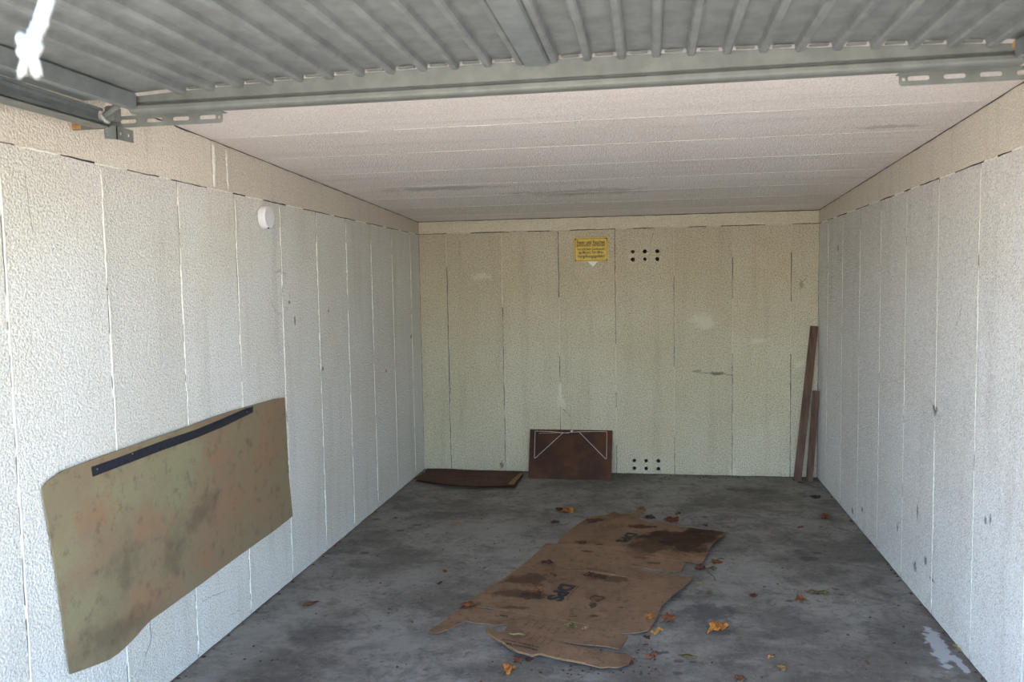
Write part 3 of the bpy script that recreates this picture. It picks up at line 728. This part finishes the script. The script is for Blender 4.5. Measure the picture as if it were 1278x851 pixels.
# ------------------------------------------------------------------ unfolded cardboard box on the floor
Q = lambda x, y: (530 + x / 3.277, 620 + y / 3.277)
bx = empty('flattened_cardboard_box', (1.7, -2.5, 0)); tag(bx, 'unfolded stained cardboard box with black lettering lying on the floor', 'cardboard box')
panels = {
 'back_panel': ([(665, 85), (700, 78), (750, 72), (775, 58), (800, 70), (850, 66), (880, 45), (905, 50), (872, 85), (900, 96), (925, 105), (960, 100), (1000, 112), (1045, 125), (1090, 130), (1140, 140), (1190, 146), (1235, 155), (1210, 175), (1195, 190), (1172, 212), (1160, 230), (1150, 255), (1140, 272), (1110, 278), (1095, 268), (1080, 268), (1066, 263), (980, 252), (880, 240), (760, 224), (680, 218), (600, 211), (540, 199), (555, 165), (600, 130)], 1),
 'side_panel': ([(500, 190), (535, 199), (600, 213), (680, 220), (760, 226), (880, 242), (980, 254), (1066, 265), (1060, 285), (1048, 303), (1005, 304), (960, 299), (900, 290), (835, 282), (870, 294), (900, 302), (950, 311), (1000, 315), (1050, 322), (1095, 331), (1078, 354), (980, 343), (910, 340), (903, 346), (880, 342), (852, 332), (760, 317), (660, 303), (580, 290), (500, 275), (420, 261), (455, 230)], 2),
 'front_panel': ([(420, 263), (500, 277), (580, 292), (660, 305), (760, 319), (850, 334), (880, 345), (905, 349), (912, 342), (980, 345), (1077, 356), (1060, 380), (1035, 400), (1010, 420), (985, 445), (965, 462), (958, 490), (945, 510), (930, 535), (915, 555), (890, 558), (860, 560), (800, 557), (760, 555), (730, 545), (700, 530), (640, 515), (560, 500), (450, 482), (312, 462), (260, 452), (225, 450), (170, 440), (140, 455), (200, 412), (270, 368), (330, 328)], 3),
 'front_flap': ([(312, 464), (450, 484), (560, 502), (640, 517), (700, 532), (730, 547), (760, 557), (800, 559), (831, 567), (815, 598), (795, 625), (740, 613), (690, 608), (660, 605), (620, 600), (590, 594), (535, 587), (590, 603), (620, 612), (660, 622), (700, 632), (740, 640), (780, 642), (822, 645), (848, 660), (842, 676), (835, 690), (815, 697), (790, 705), (750, 702), (720, 706), (690, 697), (660, 690), (610, 680), (560, 672), (510, 660), (470, 650), (455, 655), (440, 660), (410, 650), (385, 645), (355, 630), (330, 615), (320, 600), (295, 588), (270, 570), (258, 556), (248, 545), (255, 535), (275, 540), (290, 547), (305, 552), (322, 552), (332, 538), (345, 519), (315, 520), (290, 526), (255, 516), (215, 514), (245, 495), (270, 480)], 4),
 'torn_strip': ([(142, 457), (185, 447), (222, 453), (240, 461), (268, 466), (310, 466), (266, 481), (240, 496), (213, 515), (190, 508), (170, 504), (135, 520), (100, 540), (70, 552), (40, 560), (15, 550), (35, 535), (60, 520), (100, 488)], 5)}
def edge_lift(k, x, y):
    z = .007 + .005 * mnoise.noise(Vector((x * 4, y * 4, 3.1)))
    if k == 1: z += .016 * max(0, min(1, (x - 2.15) / .25)) + .010 * math.exp(-((y + 1.98 - (x - 1.7) * .1) / .06) ** 2)
    if k == 2: z += .016 * math.exp(-((y + 2.06 + (x - 2.0) * .12) / .07) ** 2) * max(0, min(1, (x - 1.75) / .2)) + .010 * math.exp(-((y + 2.06 + (x - 1.7) * .12) / .05) ** 2) + .006 * max(0, (x - 1.9))
    if k == 3: z += .022 * max(0, min(1, (x - 1.85) / .25))
    if k == 4: z += .010 * max(0, min(1, (-3.35 - y) / .15))
    return max(.0055, z)
pobj = {}
for name, (pp, k) in panels.items():
    poly = [tuple(on_z(*Q(*p), .008).xy) for p in pp]
    pobj[name] = slab(name, [poly], lambda a, b, n, k=k: (a, b, edge_lift(k, a, b) + n), .0042, 'card', bx, .09)
def place_print(k, p, q, r):
    """map unit square: p = start of baseline, q = end of baseline, r = top of the first letter (pixels)"""
    P_, Q_, R_ = on_z(*p, .01), on_z(*q, .01), on_z(*r, .01); e1, e2 = Q_ - P_, R_ - P_
    def f(a, b):
        w = P_ + e1 * a + e2 * b; return (w.x, w.y, edge_lift(k, w.x, w.y) + .0030)
    return f
text_mesh('printed_logo', 'DPS', 1, 1, place_print(3, (700, 728), (680, 748), (720, 731)), 'ink', pobj['front_panel'], .06)
text_mesh('printed_logo', 'DPS', 1, 1, place_print(1, (783, 664), (766, 677), (797, 666)), 'ink', pobj['back_panel'], .06)
def dashes(k, parent, p, q, r, words, thick_=.5, name='printed_line'):
    f = place_print(k, p, q, r); bm = bmesh.new(); x = 0
    for w_ in words:
        x1 = min(1, x + w_)
        t = x
        while t < x1 - .004:
            e = min(x1, t + random.uniform(.02, .05)); hh = random.uniform(.5, 1)
            bm.faces.new([bm.verts.new(f(*c)) for c in ((t, 0), (e - .008, 0), (e - .008, hh), (t, hh))]); t = e
        x = x1 + .03
    build(name, bm, 'ink', parent)
for i, (p, q, r) in enumerate((((716, 728), (722, 731), (718, 729)),)): pass
dashes(3, pobj['front_panel'], (707, 747), (722, 731), (709, 747), [.4, .2, .3])
for i in range(5):
    u, v = 654 + i * 9.5, 781 + i * 2.0
    dashes(4, pobj['front_flap'], (u, v), (u + 9, v - 9), (u + .9, v + .3), [.5, .4] if i % 2 else [.6, .15])
    u, v = 653 + i * 7.5, 797 + i * 2.2
    dashes(4, pobj['front_flap'], (u, v), (u + 8, v - 9), (u + .9, v + .3), [.35, .5])
dashes(4, pobj['front_flap'], (673, 809.5), (627, 797.5), (672.5, 811.5), [.2, .35, .3, .2])
dashes(4, pobj['front_flap'], (671, 813), (632, 803.5), (670.5, 815.5), [.45, .3, .3])
dashes(4, pobj['front_flap'], (624, 767), (634, 769), (623.5, 769.3), [.7, .3])
for i in range(9):
    u, v = 748 + i * 3.6, 706 + i * .7
    dashes(2, pobj['side_panel'], (u, v), (u + 4, v - 4.5), (u + .6, v + .2), [.9])
dashes(2, pobj['side_panel'], (705, 710), (740, 711), (705, 709.2), [.5, .2, .3]); dashes(2, pobj['side_panel'], (732, 708.5), (770, 716), (732, 707.5), [.4, .3, .2])
# bare paper core showing along torn edges
def torn(k, pix_, w, parent):
    bm = bmesh.new(); prev = None
    P_ = jag([tuple(on_z(*Q(*p), .008).xy) for p in pix_], 4, .002)
    for i, p in enumerate(P_):
        a, b = P_[max(0, i - 1)], P_[min(len(P_) - 1, i + 1)]; d = Vector((b[0] - a[0], b[1] - a[1])); d.normalize(); nn = Vector((-d.y, d.x)); ww = w * random.uniform(.5, 1.2)
        cur = [bm.verts.new((p[0] + nn.x * s * ww, p[1] + nn.y * s * ww, edge_lift(k, p[0], p[1]) + h)) for s, h in ((-.5, -.003), (0, .0022), (.5, .0012))]
        if prev:
            for q in range(2): bm.faces.new((prev[q], prev[q + 1], cur[q + 1], cur[q]))
        prev = cur
    build('torn_edge', bm, 'card_core', parent)
torn(4, [(258, 552), (270, 568), (320, 598), (332, 612), (385, 642), (440, 656), (470, 648), (560, 669), (660, 687)], .011, pobj['front_flap'])
torn(2, [(640, 296), (700, 306), (780, 320)], .008, pobj['side_panel'])
torn(1, [(600, 212), (760, 226), (880, 241), (980, 252)], .006, pobj['back_panel'])

# ------------------------------------------------------------------ fallen leaves
LC = {'orange': (.46, .17, .035), 'amber': (.50, .24, .06), 'rust': (.22, .075, .03), 'dark': (.085, .032, .022), 'red': (.15, .035, .022), 'brown': (.19, .09, .045), 'olive': (.16, .135, .05), 'pale': (.34, .29, .13), 'tan': (.33, .20, .09)}
LM = {}
for k, c in LC.items():
    n = NB('leaf_' + k, .75, .25)
    cc = n.mix(n.step(n.noise(70, 4), .35, .7), [q * .6 for q in c], [q * 1.15 for q in c]); LM[k] = n.done(cc)
def leaf(u, v, px, colr, label, z=0.0, shape='lobed', curl=1.0, group=None, name='fallen_leaf'):
    p = on_z(u, v, z); size = 1.22 * px * (p - CAM).length / F * (1.0 if shape != 'sliver' else 1.1)
    rnd = random.Random(int(u * 31 + v * 7)); rot = rnd.uniform(0, 6.28) if shape != 'sliver' else rnd.uniform(-.4, .4)
    n = 40; out = []
    for i in range(n):
        a = i * 2 * math.pi / n
        if shape == 'lobed': r = .5 * (.62 + .30 * abs(math.cos(2.5 * a)) ** 1.2 + .06 * math.cos(13 * a)) * (1 if a else .8)
        else: bb = .25 if shape == 'oval' else .09; r = .5 * bb / math.sqrt((bb * math.cos(a)) ** 2 + (.5 * math.sin(a)) ** 2) * (1 + .12 * abs(math.cos(a)) ** 12)
        r *= 1 + rnd.uniform(-.06, .06); out.append((r * math.cos(a) * size, r * math.sin(a) * size))
    bm = fill2d([out]); gridcut(bm, size / 6)
    k1, k2, ph = rnd.uniform(.7, 1.3) * curl, rnd.uniform(-.5, .8) * curl, rnd.uniform(0, 6)
    def f(x, y, nn):
        X, Y = x / size, y / size
        zz = size * (.9 * k1 * Y * Y + .5 * k2 * X * X + .10 * curl * math.sin(9 * X + ph) * math.cos(7 * Y + ph)) + nn
        xx, yy = x * (1 - .12 * curl), y * (1 - .25 * curl * abs(k1))
        return (p.x + xx * math.cos(rot) - yy * math.sin(rot), p.y + xx * math.sin(rot) + yy * math.cos(rot), zz)
    thick(bm, f, .0007)
    zm = min(q.co.z for q in bm.verts); bmesh.ops.translate(bm, verts=bm.verts[:], vec=(0, 0, z + .0012 - zm))
    cz = [q.co.copy() for q in bm.verts]; o0 = Vector((p.x, p.y, min(q.z for q in cz)))
    root = empty(name, o0); tag(root, label, 'leaf', group)
    build('blade', bm, LM[colr], root, True)
    if shape != 'sliver' and px > 7:
        c0 = Vector(f(-.30 * size, 0, 0)); c1 = Vector(f(-.62 * size, .06 * size, 0)); base = z + .0012 - zm
        bm = bmesh.new(); tube(bm, (Vector((c0.x, c0.y, c0.z + base + .001)), Vector(((c0.x + c1.x) / 2, (c0.y + c1.y) / 2, z + .006)), Vector((c1.x, c1.y, z + .003))), [.0014, .0012, .001], 5)
        build('stalk', bm, LM['dark' if colr not in ('olive', 'pale') else 'tan'], root, True)
    return root
ON = .016
leaf(708, 640, 19, 'orange', 'bright orange curled leaf on the floor behind the flattened cardboard box', curl=1.1)
leaf(699, 637, 12, 'dark', 'dark brown leaf lying behind the bright orange leaf near the hardboard panel')
leaf(692, 652, 12, 'dark', 'flat dark brown leaf on the floor beside the upper left edge of the cardboard box', curl=.4)
leaf(572, 654, 7, 'orange', 'tiny orange leaf scrap on the floor in front of the cardboard piece', curl=.4, shape='oval')
leaf(838, 650, 20, 'red', 'dark red leaf on the floor behind the stained end of the cardboard box', curl=.5)
leaf(846, 642, 8, 'red', 'small dark red leaf on the floor beyond the stained end of the cardboard box', shape='oval')
leaf(811, 647, 14, 'dark', 'dark crumpled leaf at the ragged back edge of the cardboard box', curl=.7)
leaf(799, 635, 10, 'brown', 'brown leaf touching the ragged top corner of the cardboard box', curl=.7)
leaf(880, 656, 9, 'dark', 'dark leaf scrap behind the right corner of the cardboard box', shape='oval', curl=.4)
leaf(1030, 646, 15, 'rust', 'reddish brown leaf on the floor beside the bare wall near the planks', curl=.6)
leaf(999, 658, 9, 'brown', 'faint brown flat leaf on the floor near the reddish leaf by the planks', curl=.2, shape='oval')
leaf(1018, 621, 12, 'dark', 'dark brown leaf on the floor in front of the leaning planks', curl=.5)
leaf(874, 710, 14, 'red', 'red-brown leaf in the cluster beside the notched edge of the cardboard box', curl=.7)
leaf(888, 711, 13, 'olive', 'olive yellow leaf in the cluster beside the notched edge of the cardboard box', curl=.9)
leaf(895, 703, 14, 'rust', 'orange-brown leaf at the far side of the leaf cluster beside the box', curl=.7)
leaf(873, 728, 9, 'pale', 'small pale yellow oval leaf on the floor beside the cardboard box edge', shape='oval', curl=.5)
leaf(885, 741, 8, 'olive', 'small yellow-green crumpled leaf beside the dark damp patch', curl=1.2)
leaf(841, 750, 7, 'olive', 'tiny olive leaf at the raised right edge of the cardboard box', shape='oval', curl=.5)
leaf(940, 744, 10, 'red', 'small dark red leaf alone on the floor between the box and the bare wall', curl=.6)
leaf(999, 751, 15, 'rust', 'curled rusty leaf lying next to an olive leaf on the bare floor', curl=1.1)
leaf(1022, 741, 20, 'olive', 'thin olive leaf with a pale stem on the bare floor', shape='oval', curl=.5)
leaf(836, 776, 22, 'rust', 'crumpled brown leaf touching the front right corner of the cardboard box', curl=1.1)
leaf(820, 789, 17, 'amber', 'light orange rolled leaf at the front right corner of the cardboard box', shape='oval', curl=.9)
leaf(807, 796, 9, 'dark', 'small dark brown leaf scrap beside the light orange rolled leaf', shape='oval', curl=.4)
leaf(895, 790, 28, 'orange', 'large bright orange curled leaf alone on the floor', curl=1.3)
leaf(813, 820, 15, 'rust', 'rolled reddish orange leaf on the floor in front of the cardboard box', shape='oval', curl=1.3)
leaf(858, 820, 16, 'olive', 'flat faded olive leaf on the floor in front of the large orange leaf', shape='oval', curl=.3)
leaf(962, 820, 9, 'amber', 'small tan leaf scrap on the floor beside another pale leaf', shape='oval', curl=.6)
leaf(976, 834, 13, 'tan', 'pale tan crumbling leaf on the floor beside the tan leaf scrap', curl=.5)
leaf(924, 847, 14, 'brown', 'flat brown leaf on the floor in front of the large orange leaf', curl=.3)
leaf(1082, 828, 7, 'brown', 'tiny round brown leaf on the bare floor near the white paint spill', shape='oval', curl=.8)
leaf(635, 838, 21, 'orange', 'orange and yellow curled leaf in front of the torn cardboard flap', curl=1.2)
leaf(645, 825, 11, 'rust', 'small red-brown leaf between the torn flap and the orange leaf', curl=.9)
leaf(660, 824, 9, 'dark', 'dark crumbled leaf under the torn front edge of the cardboard box', curl=.5)
leaf(786, 828, 10, 'dark', 'dark leaf crumb at the front right end of the torn flap', curl=.4)
leaf(1194, 809, 11, 'pale', 'yellow tan leaf at the foot of the wall beside the white paint spill', shape='oval', curl=.8)
leaf(387, 754, 16, 'brown', 'thin brown leaf on the floor near the wall with the fibreboard', shape='oval', curl=.25)
leaf(555, 713, 9, 'brown', 'small brown leaf on the floor between the fibreboard wall and the cardboard box', shape='oval', curl=.4)
leaf(549, 728, 8, 'dark', 'small dark leaf scrap on the floor between the fibreboard wall and the cardboard box', shape='oval', curl=.4)
leaf(494, 647, 6, 'rust', 'tiny rusty leaf on the floor in front of the cardboard piece by the wall', shape='oval', curl=.8)
leaf(527, 580, 7, 'brown', 'small brown leaf caught in the back left corner on the cardboard piece', z=.02, shape='oval', curl=.8)
leaf(1000, 603, 7, 'dark', 'tiny dark leaf at the foot of the leaning planks', shape='oval', curl=.4)
leaf(740, 651, 15, 'dark', 'dark leaf lying on the far left corner of the cardboard box', z=ON, curl=.5)
leaf(726, 678, 12, 'dark', 'dark leaf on the cardboard panel with the big stain, beside its lettering', z=ON, curl=.5)
leaf(683, 703, 15, 'dark', 'dark wet leaf on the side panel of the cardboard box', z=ON, curl=.3)
leaf(672, 740, 15, 'rust', 'reddish curled leaf on a stain beside the larger cardboard lettering', z=ON, curl=1.0)
leaf(735, 720, 15, 'dark', 'dark brown leaf clump on the fold between the two printed cardboard letterings', z=ON, curl=.7)
leaf(745, 748, 13, 'brown', 'flat brown leaf on the bare half of the front cardboard panel', z=ON, curl=.2)
leaf(811, 770, 13, 'orange', 'orange leaf on the front right corner of the cardboard panel', z=ON + .012, curl=.5)
leaf(713, 782, 14, 'olive', 'yellow-green leaf on the fold of the cardboard front flap', z=ON, curl=.9)
leaf(731, 784, 10, 'pale', 'small pale yellow oval leaf on the front cardboard flap', z=ON, shape='oval', curl=.4)
leaf(645, 792, 14, 'pale', 'narrow pale yellow leaf on the printed front flap', z=ON, shape='sliver', curl=.3)
leaf(583, 755, 15, 'rust', 'rusty flat leaf on the torn cardboard strip', z=ON, curl=.3)
leaf(715, 770, 8, 'dark', 'tiny black leaf sliver on the front cardboard panel', z=ON, shape='sliver', curl=.3)
leaf(690, 718, 12, 'brown', 'thin brown leaf near the fold of the front cardboard panel', z=ON, shape='oval', curl=.3)
bm = bmesh.new(); a, b = on_z(883, 715), on_z(893, 725); tube(bm, (a + Vector((0, 0, .006)), (a + b) / 2 + Vector((.01, 0, .004)), b + Vector((0, 0, .003))), [.0016, .0014, .002], 5)
tag(build('twig', bm, LM['dark'], None, True, True), 'thin dark twig on the floor beside the olive leaf cluster', 'twig')

# grit and leaf crumbs nobody could count
bm = bmesh.new(); rg = random.Random(5)
def inside(x, y, pg):
    r = False
    for i in range(len(pg)):
        a, b = pg[i], pg[i - 1]
        if (a[1] > y) != (b[1] > y) and x < (b[0] - a[0]) * (y - a[1]) / (b[1] - a[1]) + a[0]: r = not r
    return r
keep_out = [[tuple(on_z(*Q(*p), .008).xy) for p in pp] for pp, _ in panels.values()] + [[(0, 0), (.93, 0), (.93, -.6), (0, -.6)]]
def crumb(x, y, s):
    if any(inside(x, y, pg) for pg in keep_out): return
    r = bmesh.ops.create_cone(bm, cap_ends=True, segments=5, radius1=s, radius2=s * .5, depth=s * .5)
    a = rg.uniform(0, 6)
    for v in r['verts']: v.co = Vector((x + v.co.x * math.cos(a) * 1.5 - v.co.y * math.sin(a), y + v.co.x * math.sin(a) * 1.5 + v.co.y * math.cos(a), v.co.z + s * .25))
for i in range(260): crumb(rg.uniform(.03, W - .03), rg.uniform(-4.4, -.05), rg.uniform(.0025, .006))
for i in range(70): crumb(rg.choice((.012, W - .012)) + rg.uniform(-.004, .004), rg.uniform(-4.4, -.05), rg.uniform(.003, .008))
for i in range(60): crumb(rg.uniform(.9, W), rg.uniform(-.10, -.012), rg.uniform(.003, .008))
for i in range(90):
    p = on_z(rg.uniform(630, 820), rg.uniform(810, 842)); crumb(p.x, p.y, rg.uniform(.003, .007))
tag(build('grit', bm, LM['dark']), 'dark grit and leaf crumbs scattered over the concrete floor', 'grit', kind='stuff')
